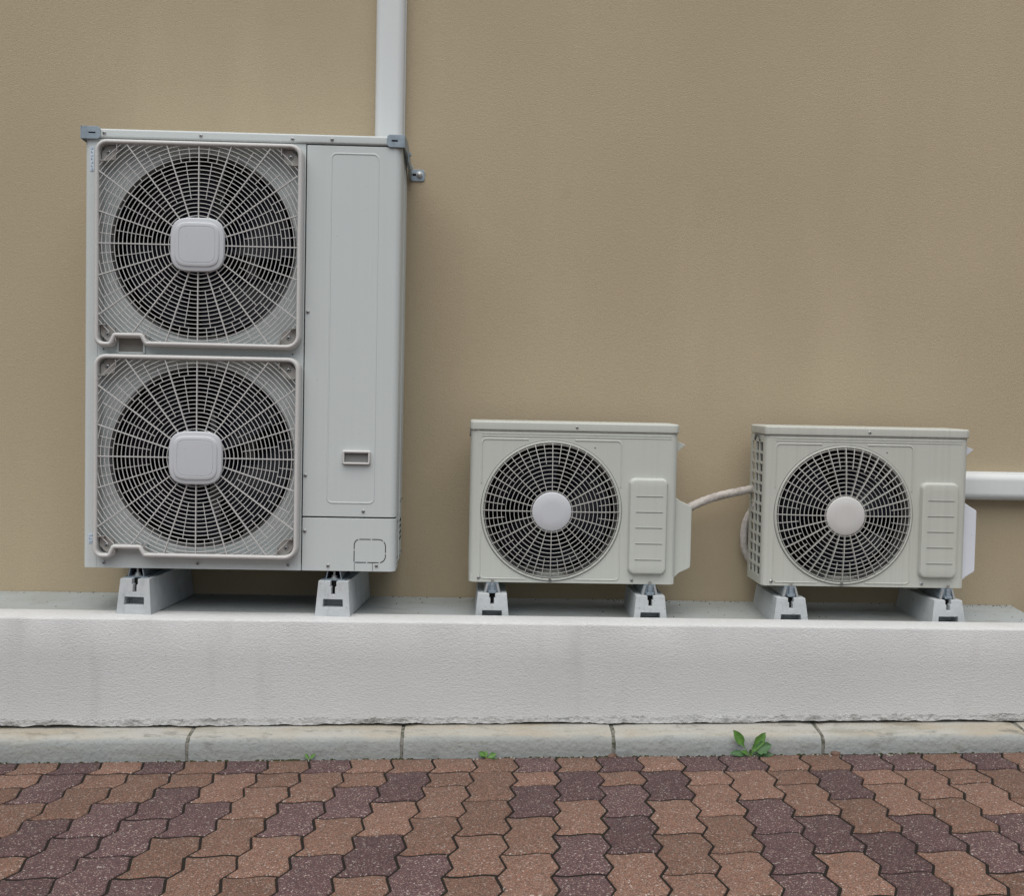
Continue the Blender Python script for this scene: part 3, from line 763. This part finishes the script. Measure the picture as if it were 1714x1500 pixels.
# ---- small single-fan condensers
def small_unit(label, loc, M, capm, valve, valve_mat, rot):
    U = thing('outdoor_unit', label, 'air conditioner', loc)
    W, H, D, LBz = 0.678, 0.527, 0.208, 0.4955; cx, cz = 0.266, 0.2365; R = 0.2255
    mb = MB(); rc = 0.022
    hole_cell(mb, rc, 0.505, 0.0, LBz, cx, cz, R, 0.0)
    mb.add([(0.505, 0, 0), (W-rc, 0, 0), (W-rc, 0, LBz), (0.505, 0, LBz)], [(0, 1, 2, 3)])
    L_ = arc(rc, rc, rc, -PI/2, -PI, 8); Rr = arc(W-rc, rc, rc, -PI/2, 0, 8)
    for A in (L_, Rr): mb.loft([[(x, y, 0.0) for x, y in A], [(x, y, LBz) for x, y in A]], False)
    mb.add([(rc, 0, 0), (W-rc, 0, 0), (W-rc, 0.03, 0.0), (rc, 0.03, 0.0)], [(0, 1, 2, 3)])
    fp = mb.build('front_panel', M, U, angle=50, front=True)
    b = MB(); b.lathe([(R+0.0015, -0.0006), (R-0.004, 0.002), (R-0.010, 0.010), (R-0.013, 0.03), (R-0.013, 0.07)], cx, cz, 72); b.build('bell_mouth', M_BELL, U, angle=80)
    fan(U, cx, cz, 0.20, 0.075, 3, rot)
    # lid
    mb = MB(); mb.extr_z(fillet([(-0.003, -0.005), (W+0.003, -0.005), (W+0.003, D+0.003), (-0.003, D+0.003)], 0.018, 6), LBz+0.0012, H); mb.build('lid', M, U, bevel=0.006, seg=3, angle=40)
    mb = MB(); mb.box(0.006, W-0.006, 0.004, D-0.002, 0.0012, 0.028); mb.build('base_pan', M, U)
    mb = MB(); mb.box(0.03, W-0.006, D-0.012, D, 0.028, LBz); mb.box(0.50, 0.506, 0.012, D-0.012, 0.028, LBz); mb.build('back_coil', M_INNER, U)
    mb = MB(); mb.box(0.0115, 0.022, 0.024, 0.182, 0.028, LBz-0.004); mb.build('side_coil', M_COIL, U)
    mb = MB(); mb.box(W-0.005, W, rc, D, 0.0, LBz); mb.build('side_panel', M, U)
    # open grid on the left side
    y0, y1, z0, z1 = rc, D, 0.0, LBz
    mb = MB(); mb.box(0, 0.005, y0, 0.031, z0, z1); mb.box(0, 0.005, 0.184, y1, z0, z1); mb.box(0, 0.005, 0.031, 0.184, z0, 0.026); mb.box(0, 0.005, 0.031, 0.184, 0.472, z1)
    sg = mb.build('side_grid', M, U)
    for k in (1, 2):
        y = 0.031+0.153*k/3; q = MB(); q.box(-0.001, 0.0055, y-0.0042, y+0.0042, 0.0262, 0.4718); q.build('bar', M, sg)
    for k in range(1, 13):
        z = 0.026+0.446*k/13; q = MB(); q.box(0.0002, 0.005, 0.0312, 0.1838, z-0.0044, z+0.0044); q.build('bar', M, sg)
    q = MB(); sweep(q, fillet([(0.07, 0.477), (0.085, 0.497), (0.125, 0.497), (0.14, 0.477)], [0, 0.012, 0.012, 0]), [(-0.004, 0), (-0.004, -0.004), (0.004, -0.004), (0.004, 0)], False)
    q.v = [(b_-0.0005, a_, c_) for a_, b_, c_ in q.v]; q.build('side_handle', M_BELL, sg)
    # pressed lines round the fan and along the top
    g_ = lambda a, b: [(a[0]+(b[0]-a[0])*k/3, a[1]+(b[1]-a[1])*k/3) for k in range(4)]
    x0, x1, zb, zt = 0.036, 0.492, 0.012, 0.469
    tl = fillet([(0.036, 0.325), (x0, zt), (0.187, zt)], [0, 0.014, 0], 6); tr = fillet([(0.340, zt), (x1, zt), (x1, 0.318)], [0, 0.014, 0], 6)
    bl = fillet([(0.036, 0.165), (x0, zb), (0.185, zb)], [0, 0.014, 0], 6); brr = fillet([(0.345, zb), (x1, zb), (x1, 0.165)], [0, 0.014, 0], 6)
    for p in (tl, tr, bl, brr): emboss('pressed_line', p, 0.0, 0.0028, 0.0022, M, fp, False)
    for z in (0.4868, 0.4795): emboss('pressed_line', g_((0.036, z), (0.655, z)), 0.0, 0.0020, 0.0017, M, fp, False)
    # raised terminal cover
    c0, c1, d0, d1 = 0.519, 0.647, 0.033, 0.350
    rings = [[(x, y, z) for x, z in rrect(c0+i, c1-i, d0+i, d1-i, 0.020-i*0.3, 6)] for i, y in ((0, 0.0005), (0.001, -0.006), (0.005, -0.0165), (0.010, -0.019), (0.03, -0.019))]
    mb = MB(); mb.loft(rings, True, False, True); tc = mb.build('terminal_cover', M, U, angle=40)
    for z in (0.290, 0.2385, 0.187, 0.135, 0.0820):
        q = MB(); q.box(0.541, 0.629, -0.0196, -0.0182, z-0.0011, z+0.0011); q.build('slit', M_SLIT, tc)
        q = MB(); q.box(0.541, 0.629, -0.0204, -0.0182, z+0.0011, z+0.0034); q.build('slit_lip', M, tc)
    # round grille
    mb = MB(); mb.lathe([(R+0.004, 0.0), (R+0.004, -0.003), (R+0.001, -0.0055), (R-0.003, -0.004), (R-0.004, 0.001)], cx, cz, 96)
    mb.v = [(a_-cx, b_, c_-cz) for a_, b_, c_ in mb.v]
    gr = mb.build('grille', M, U, angle=50, loc=(cx, 0, cz))
    mb = MB(); mb.lathe([(R+0.0038, -0.0004), (R+0.0066, -0.0004)], 0, 0, 96); mb.build('rim_shadow', M_SLIT, gr, smooth=False)  # flat dark ring painted for the shadow gap around the rim
    def dome(r): return -0.022*(1-(r/R)**4)-0.002
    nk = 12
    for k in range(nk):
        r = 0.068+(R-0.007-0.068)*k/(nk-1)
        if ('q', k) not in GM: GM['q', k] = ring_mesh(r, 0.0020, 0.0032, None, 96)[0]
        me = mesh_of(GM['q', k], 'ring', M_GRILLE2) if ('qm', k) not in GM else GM['qm', k]; GM['qm', k] = me
        inst('ring', me, gr, (0, dome(r), 0))
    def curved_bar(ra, rb, wd, dp):
        mb = MB(); n = 8; rg_ = []
        for i in range(n+1):
            r = ra+(rb-ra)*i/n; y = dome(r)
            rg_.append([(r, y-0.003, -wd/2), (r, y-0.003, wd/2), (r, y+dp, wd/2), (r, y+dp, -wd/2)])
        mb.loft(rg_, True, True, True); return mb
    if 'cs' not in GM:
        GM['cs'] = mesh_of(curved_bar(0.055, R-0.002, 0.0021, 0.011), 'spoke', M_GRILLE2); GM['cr'] = mesh_of(curved_bar(0.155, R-0.003, 0.0017, 0.004), 'rib', M_GRILLE2)
    for k in range(24):
        o = inst('spoke', GM['cs'], gr); o.rotation_euler = (0, -2*PI*k/24, 0)
        o = inst('rib', GM['cr'], gr); o.rotation_euler = (0, -2*PI*(k+0.5)/24, 0)
    mb = MB(); mb.lathe([(0.063, -0.012), (0.0645, -0.024), (0.0635, -0.0265), (0.060, -0.0285), (0.03, -0.0295), (0.004, -0.0298)], 0, 0, 48, cap0=True, cap1=True); mb.build('hub_cap', capm, gr, angle=50)
    mb = MB(); mb.lathe([(0.0055, 0.0), (0.0055, -0.007), (0.003, -0.007), (0.0026, -0.002)], 0, -R-0.002, 12); mb.build('clip', M_BELL, gr)
    screw(U, 0.344, 0.511, -0.005, 0.8); screw(U, 0.032, 0.0135, 0, 0.95); screw(U, 0.535, 0.0125, 0, 0.95)
    mb = MB(); mb.lathe([(0.0022, 0.0003), (0.002, -0.0006)], 0.405, 0.4455, 10, cap1=True); mb.build('pin_hole', M_HOLE, U)
    # right hand valve cover and grip fin
    mb = MB(); e = valve
    mb.prism(fillet([(W-0.003, 0.288), (W+0.020, 0.272), (W+e, 0.256), (W+e, 0.052), (W+0.018, 0.034), (W-0.003, 0.012)], [0, 0.03, 0.008, 0.012, 0.03, 0], 5), 0.030, 0.165)
    mb.build('valve_cover', valve_mat, U, bevel=0.004, seg=2, angle=40)
    mb = MB(); mb.prism([(W-0.003, 0.474), (W+0.031, 0.460), (W-0.003, 0.430)], 0.035, 0.075); mb.build('grip_fin', valve_mat, U, bevel=0.002)
    return U
U2 = small_unit('small single-fan condenser beside the tall one, pipe leaving its side cover', (-0.145, -0.30, 0.099), M_PAINTW, M_CAP, 0.056, M_PAINTW, 2.1)
U3 = small_unit('small single-fan condenser beside the horizontal duct, its open side grid showing', (0.820, -0.30, 0.101), M_PAINTV, M_GRILLE, 0.047, M_WPLAST, 2.7)
# steel feet of the small units
def feet(U, xs):
    for xr in xs:
        mb = MB(); z0, z1 = -0.034, 0.0006
        mb.prism([(xr-0.028, z0), (xr+0.028, z0), (xr+0.019, z1), (xr-0.019, z1)], 0.0, 0.20)
        f_ = mb.build('foot', M_GALV, U, bevel=0.002)
        for s_ in (-1, 1):
            q = MB(); q.prism([(xr+s_*0.027, z0-0.002), (xr+s_*0.020, z0-0.002), (xr+s_*0.0125, z1-0.006), (xr+s_*0.0185, z1-0.006)], -0.006, 0.0); q.build('rib', M_BOLT, f_)
        q = MB(); q.box(xr-0.012, xr+0.012, -0.016, 0.0, z0-0.0005, z0+0.008); q.box(xr-0.006, xr+0.006, -0.014, -0.001, z0+0.006, z1-0.004); q.build('clamp', M_GALV, f_, bevel=0.001)
        q = MB(); q.tube([(xr, -0.008, z0), (xr, -0.008, z1+0.010)], 0.0042, 10); q.build('stud', M_SCREW, f_)
feet(U2, (0.078, 0.595)); feet(U3, (0.097, 0.622))

# ------------------------------------------------------------------ concrete support blocks
def block(label, x, y, z0, h, ln, wb, wt, pk, rz=0.0):
    B = thing('support_block', label, 'concrete block', (x, y, z0)); B.rotation_euler = (0, 0, rz)
    us = [0, 0.20, 0.40, 0.44, 0.56, 0.60, 0.80, 1.0]
    zs = [0, pk[0], pk[1], h*0.62, h*0.84, h]
    def P(u, z, yy): 
        f = z/h; hw = (wb*(1-f)+wt*f)/2
        return (-hw+2*hw*u, yy+0.010*f, z)
    mb = MB(); nu = len(us)
    holes = {(1, 1): 0.05, (2, 1): 0.05, (3, 1): 0.05, (4, 1): 0.05, (5, 1): 0.05, (3, 3): 0.05, (2, 4): 0.05, (3, 4): 0.05, (4, 4): 0.05}
    for i in range(nu-1):
        for j in range(len(zs)-1):
            q = [P(us[i], zs[j], 0), P(us[i+1], zs[j], 0), P(us[i+1], zs[j+1], 0), P(us[i], zs[j+1], 0)]
            if (i, j) in holes:
                d = holes[i, j]; k = [(a, b+d, c) for a, b, c in q]; mb.add(k, [(0, 1, 2, 3)])
                for s_, (di, dj) in enumerate(((0, -1), (1, 0), (0, 1), (-1, 0))):
                    if (i+di, j+dj) not in holes and not (j+dj >= len(zs)-1):
                        mb.add([q[s_], q[(s_+1) % 4], k[(s_+1) % 4], k[s_]], [(0, 1, 2, 3)])
            else: mb.add(q, [(0, 1, 2, 3)])
    # top (with the slot left open in front), sides, back, bottom
    t = h; hwb, hwt = wb/2, wt/2; yb = ln
    A = [P(u, h, 0) for u in us]
    def q4(*p): mb.add(p, [tuple(range(len(p)))])
    yc = 0.06
    T = lambda u, yy: (-hwt+2*hwt*u, yy, h)
    for i in range(nu-1):
        if i in (2, 3, 4): continue
        q4(T(us[i], 0.010), T(us[i+1], 0.010), T(us[i+1], yc), T(us[i], yc))
    for i in range(nu-1): q4(T(us[i], yc), T(us[i+1], yc), T(us[i+1], yb-0.01), T(us[i], yb-0.01))
    for s_ in (-1, 1):
        q4((s_*hwb, 0, 0), (s_*hwt, 0.010, h), (s_*hwt, yb-0.01, h), (s_*hwb, yb, 0))
    q4((-hwb, yb, 0), (hwb, yb, 0), (hwt, yb-0.01, h), (-hwt, yb-0.01, h)); q4((-hwb, 0, 0), (hwb, 0, 0), (hwb, yb, 0), (-hwb, yb, 0))
    body = mb.build('block_body', M_BLOCK, B, weld=True, bevel=0.0022, seg=2, angle=40)
    q = MB(); q.box(-wt*0.055, wt*0.055, 0.030, 0.045, h*0.63, h*0.985); q.box(-wt*0.14, wt*0.14, 0.032, 0.045, h*0.86, h*0.985); q.build('cast_in_rail', M_HOLE, B)
    return B
block('grey concrete block under the tall condenser, on the side away from the service panel', -1.194, -0.432, -0.001, 0.112, 0.41, 0.112, 0.093, (0.030, 0.055), -0.115)
block('grey concrete block under the service panel of the tall condenser', -0.574, -0.424, -0.001, 0.112, 0.405, 0.112, 0.095, (0.030, 0.055), -0.085)
G = None
HB = 0.090
block('concrete block under the small middle condenser, on its fan side next to tall unit', -0.067, -0.335, -0.026, HB, 0.27, 0.112, 0.094, (0.015, 0.036))
block('concrete block under the small middle condenser, on its pipe cover side', 0.450, -0.335, -0.026, HB, 0.27, 0.112, 0.094, (0.015, 0.036))
block('concrete block under the grid side of the condenser by the duct', 0.914, -0.335, -0.026, HB, 0.31, 0.118, 0.094, (0.015, 0.036))
block('concrete block under the valve cover side of the condenser by the duct', 1.438, -0.335, -0.026, HB, 0.31, 0.118, 0.094, (0.015, 0.036), 0.05)

# ------------------------------------------------------------------ ducts and hose on the wall
def duct_profile(w_, d_):
    h = w_/2
    return fillet([(-h-0.002, 0), (-h-0.002, -0.012), (-h+0.001, -0.013), (-h+0.001, -d_), (h-0.001, -d_), (h-0.001, -0.013), (h+0.002, -0.012), (h+0.002, 0)], [0, 0.001, 0, 0.026, 0.026, 0, 0.001, 0], 8)
mb = MB(); mb.extr_z(duct_profile(0.098, 0.065), 0.25, 4.6)
tag(mb.build('pipe_duct', M_DUCT, angle=40, loc=(-0.443, -0.001, 0)), 'white vertical plastic pipe duct running up the wall behind the tall condenser', 'duct')
mb = MB(); mb.extr_z(duct_profile(0.096, 0.065), 0, 2.2); mb.v = [(c, b, a) for a, b, c in mb.v]
tag(mb.build('pipe_duct', M_DUCT, angle=40, loc=(1.30, -0.001, 0.4235)), 'white horizontal plastic pipe duct on the wall leaving the end condenser', 'duct')
def spline(pts, n=8):
    P = [Vector(p) for p in pts]; P = [P[0]]+P+[P[-1]]; out = []
    for i in range(1, len(P)-2):
        for k in range(n):
            t = k/n; a, b, c, d = P[i-1], P[i], P[i+1], P[i+2]
            out.append(0.5*((2*b)+(c-a)*t+(2*a-5*b+4*c-d)*t*t+(3*b-a-3*c+d)*t**3))
    return out+[P[-2]]
path = spline([(0.560, -0.19, 0.325), (0.598, -0.17, 0.343), (0.655, -0.15, 0.366), (0.716, -0.145, 0.385), (0.810, -0.13, 0.404), (0.88, -0.075, 0.41), (0.90, -0.050, 0.38), (0.85, -0.045, 0.335),
               (0.822, -0.045, 0.285), (0.815, -0.045, 0.235), (0.822, -0.045, 0.185), (0.86, -0.045, 0.13), (0.93, -0.045, 0.105)])
rd = [0.0142+0.0009*math.sin(i*2.2) for i in range(len(path))]
mb = MB(); mb.tube(path, rd, 14)
tag(mb.build('refrigerant_pipe', M_HOSE, angle=70), 'beige tape-wrapped refrigerant pipe crossing between the two small condensers', 'pipe')

# ------------------------------------------------------------------ weeds at the foot of the kerb
def leaf(parent, base, az, lean, ln, wd, mat, stem=0.4, curl=0.3, lobes=False, tw=0.0):
    n = 9; d = Vector((math.cos(az), math.sin(az), 0)); rings = []; B = Vector(base)
    s0 = Vector((-d.y, d.x, 0)); pos = B.copy(); ang = lean
    for i in range(n+1):
        t = i/n; 
        if t < stem: hw = 0.0012
        else:
            s_ = (t-stem)/(1-stem); hw = wd/2*math.sin(PI*min(1, s_**0.8*0.97+0.03))**0.8
            if lobes: hw *= 0.72+0.38*abs(math.sin(s_*9))
            hw = max(hw, 0.0006)
        n0 = d*math.sin(ang)*-1+Vector((0, 0, 1))*math.cos(ang)
        side = s0*math.cos(tw)+n0*math.sin(tw); nrm = n0*math.cos(tw)-s0*math.sin(tw)
        rings.append([pos-side*hw+nrm*hw*0.35, pos-side*hw*0.5+nrm*hw*0.08, pos, pos+side*hw*0.5+nrm*hw*0.08, pos+side*hw+nrm*hw*0.35])
        pos = pos+(d*math.cos(ang)+Vector((0, 0, 1))*math.sin(ang))*(ln/n); ang -= curl/n
    mb = MB(); mb.loft([list(x) for x in rings], False); o = mb.build('leaf', mat, parent, angle=80)
    return o
def weed(label, x, spec, y=-0.611):
    z = zpav(x, y)-0.006
    Wd = thing('weed', label, 'weed', (x, y, z))
    mb = MB(); mb.tube([(0, 0, -0.004), (0, 0, 0.006), (0.001, -0.001, 0.012)], [0.004, 0.0035, 0.002], 8); mb.build('crown', M_STEM, Wd)
    for s_ in spec: leaf(Wd, (0, 0, 0.004), s_[0], s_[1], s_[2]*0.86, s_[3]*0.84, *s_[4:])
    return Wd
R_ = math.radians
weed('leafy green weed with two upright leaves at the foot of the kerb', 0.725, [
    (R_(172), R_(58), 0.112, 0.036, M_LEAF, 0.44, 0.05, False, -1.15), (R_(8), R_(60), 0.102, 0.036, M_LEAF, 0.38, 0.1, True, 1.15), (R_(-8), R_(44), 0.088, 0.050, M_LEAFD, 0.34, 0.5, True, 1.0),
    (R_(184), R_(20), 0.076, 0.026, M_LEAFD, 0.30, 0.4, False, -0.8), (R_(-4), R_(16), 0.082, 0.030, M_LEAFD, 0.36, 0.4, True, 0.8), (R_(-100), R_(72), 0.034, 0.010, M_LEAF, 0.3, 0.3),
    (R_(10), R_(66), 0.062, 0.024, M_LEAF, 0.35, 0.5, True, 0.9), (R_(200), R_(46), 0.045, 0.016, M_LEAF, 0.35, 0.6, False, -0.9)], -0.616)
weed('small bright green seedling sprouting between kerb and paving', -0.083, [
    (R_(165), R_(52), 0.036, 0.021, M_LEAF, 0.3, 0.3, False, -0.9), (R_(10), R_(35), 0.042, 0.020, M_LEAF, 0.3, 0.4, False, 0.9), (R_(-20), R_(15), 0.046, 0.013, M_LEAFD, 0.3, 0.4), (R_(-140), R_(42), 0.030, 0.014, M_LEAF, 0.3, 0.4), (R_(95), R_(70), 0.030, 0.014, M_LEAF, 0.3, 0.3)])
weed('tiny pale green sprig against the kerb face', -0.618, [
    (R_(150), R_(60), 0.030, 0.013, M_LEAF, 0.35, 0.3, True, -0.9), (R_(20), R_(58), 0.032, 0.013, M_LEAF, 0.35, 0.3, True, 0.9), (R_(-60), R_(35), 0.022, 0.009, M_LEAFD, 0.3, 0.3), (R_(200), R_(35), 0.022, 0.009, M_LEAFD, 0.3, 0.3)])
for p, q, n_ in ((1.05, 4.36, 5), (-0.05, 5.75, 4)):
    P = lat(p, q); Wd = thing('weed', 'tuft of green moss in a paving joint between purple pavers' if n_ == 5 else 'tuft of green moss in a paving joint beside a brown paver', 'weed', (P.x, P.y, P.z-0.008))
    rg = random.Random(n_)
    for k in range(n_*2): leaf(Wd, (rg.uniform(-.006, .006), rg.uniform(-.006, .006), 0), rg.uniform(0, 6.28), rg.uniform(.5, 1.2), rg.uniform(.010, .018), .005, M_LEAFD if k % 2 else M_LEAF, 0.2, 0.5)
# fallen leaves and grit along the kerb
for lb, x, y, az in (('curled dry brown leaf lying against a kerb joint', 0.302, -0.612, 0.3), ('curled dry brown leaf at the kerb beside purple pavers', 0.990, -0.612, 2.9)):
    mb = MB(); n = 8; z = zpav(x, y)+0.001; rings = []
    for i in range(n+1):
        t = i/n; hw = 0.010*math.sin(PI*(0.08+0.88*t)); xx = -0.015+0.03*t
        rings.append([(xx, -hw*0.9, 0.001), (xx, -hw*0.5, 0.005+0.004*math.sin(PI*t)), (xx, 0, 0.007+0.004*math.sin(PI*t)), (xx, hw*0.5, 0.005+0.003*math.sin(PI*t)), (xx, hw*0.9, 0.001)])
    mb.loft(rings, False); o = mb.build('fallen_leaf', Mat('dry_leaf', (0.11, 0.06, 0.04), 0.7).m, angle=80, loc=(x, y, z)); o.rotation_euler = (0, 0, az); tag(o, lb, 'leaf')
mb = MB(); rg = random.Random(21)
for k in range(260):
    x = rg.uniform(-1.9, 1.9); y = -0.606-abs(rg.gauss(0, 0.012))
    if k > 150: P = lat(rg.uniform(-1, 25), rg.uniform(0, 7.5)); x, y = P.x, P.y
    r_ = rg.uniform(0.0008, 0.0026) if k > 150 else rg.uniform(0.001, 0.0042); z = zpav(x, y)+0.001; a = rg.uniform(0, 3)
    p = [(x+r_*math.cos(a+i*PI*2/5)*rg.uniform(.6, 1.2), y+r_*math.sin(a+i*PI*2/5)*rg.uniform(.6, 1.1)) for i in range(5)]
    mb.loft([[(q[0], q[1], z-0.004) for q in p], [(q[0], q[1], z) for q in p], [(q[0]*0.6+x*0.4, q[1]*0.6+y*0.4, z+r_*0.7) for q in p]], True, False, True)
g = mb.build('grit', Mat('grit_stone', (0.30, 0.28, 0.25), 0.9).m, smooth=False, kind='stuff'); tag(g, 'pale grit scattered on the pavers along the kerb', 'grit')

# moss and soil packed into the joint between kerb and paving
mb = MB(); rg = random.Random(31)
for k in range(260):
    x = rg.uniform(-1.9, 1.9) if k < 120 else rg.choice((-0.98, -0.34, 0.31, 0.96, -0.7, 0.1, 1.2))+rg.gauss(0, 0.05); y = -0.6045-abs(rg.gauss(0, 0.0022)); z = zpav(x, y)-0.001; r_ = rg.uniform(0.0014, 0.0042)
    p = [(x+1.5*r_*math.cos(i*PI*2/6)*rg.uniform(.6, 1.2), y+r_*math.sin(i*PI*2/6)*rg.uniform(.6, 1.1)) for i in range(6)]
    mb.loft([[(q[0], q[1], z-0.003) for q in p], [(q[0]*0.9+x*0.1, q[1]*0.9+y*0.1, z+r_*0.5) for q in p], [(q[0]*0.4+x*0.6, q[1]*0.4+y*0.6, z+r_*1.0) for q in p]], True, False, True)
o = mb.build('joint_moss', Mat('moss', (0.045, 0.05, 0.022), 0.95, spec=0.1).m, kind='stuff'); tag(o, 'dark moss and soil along the joint between kerb and paving', 'moss')
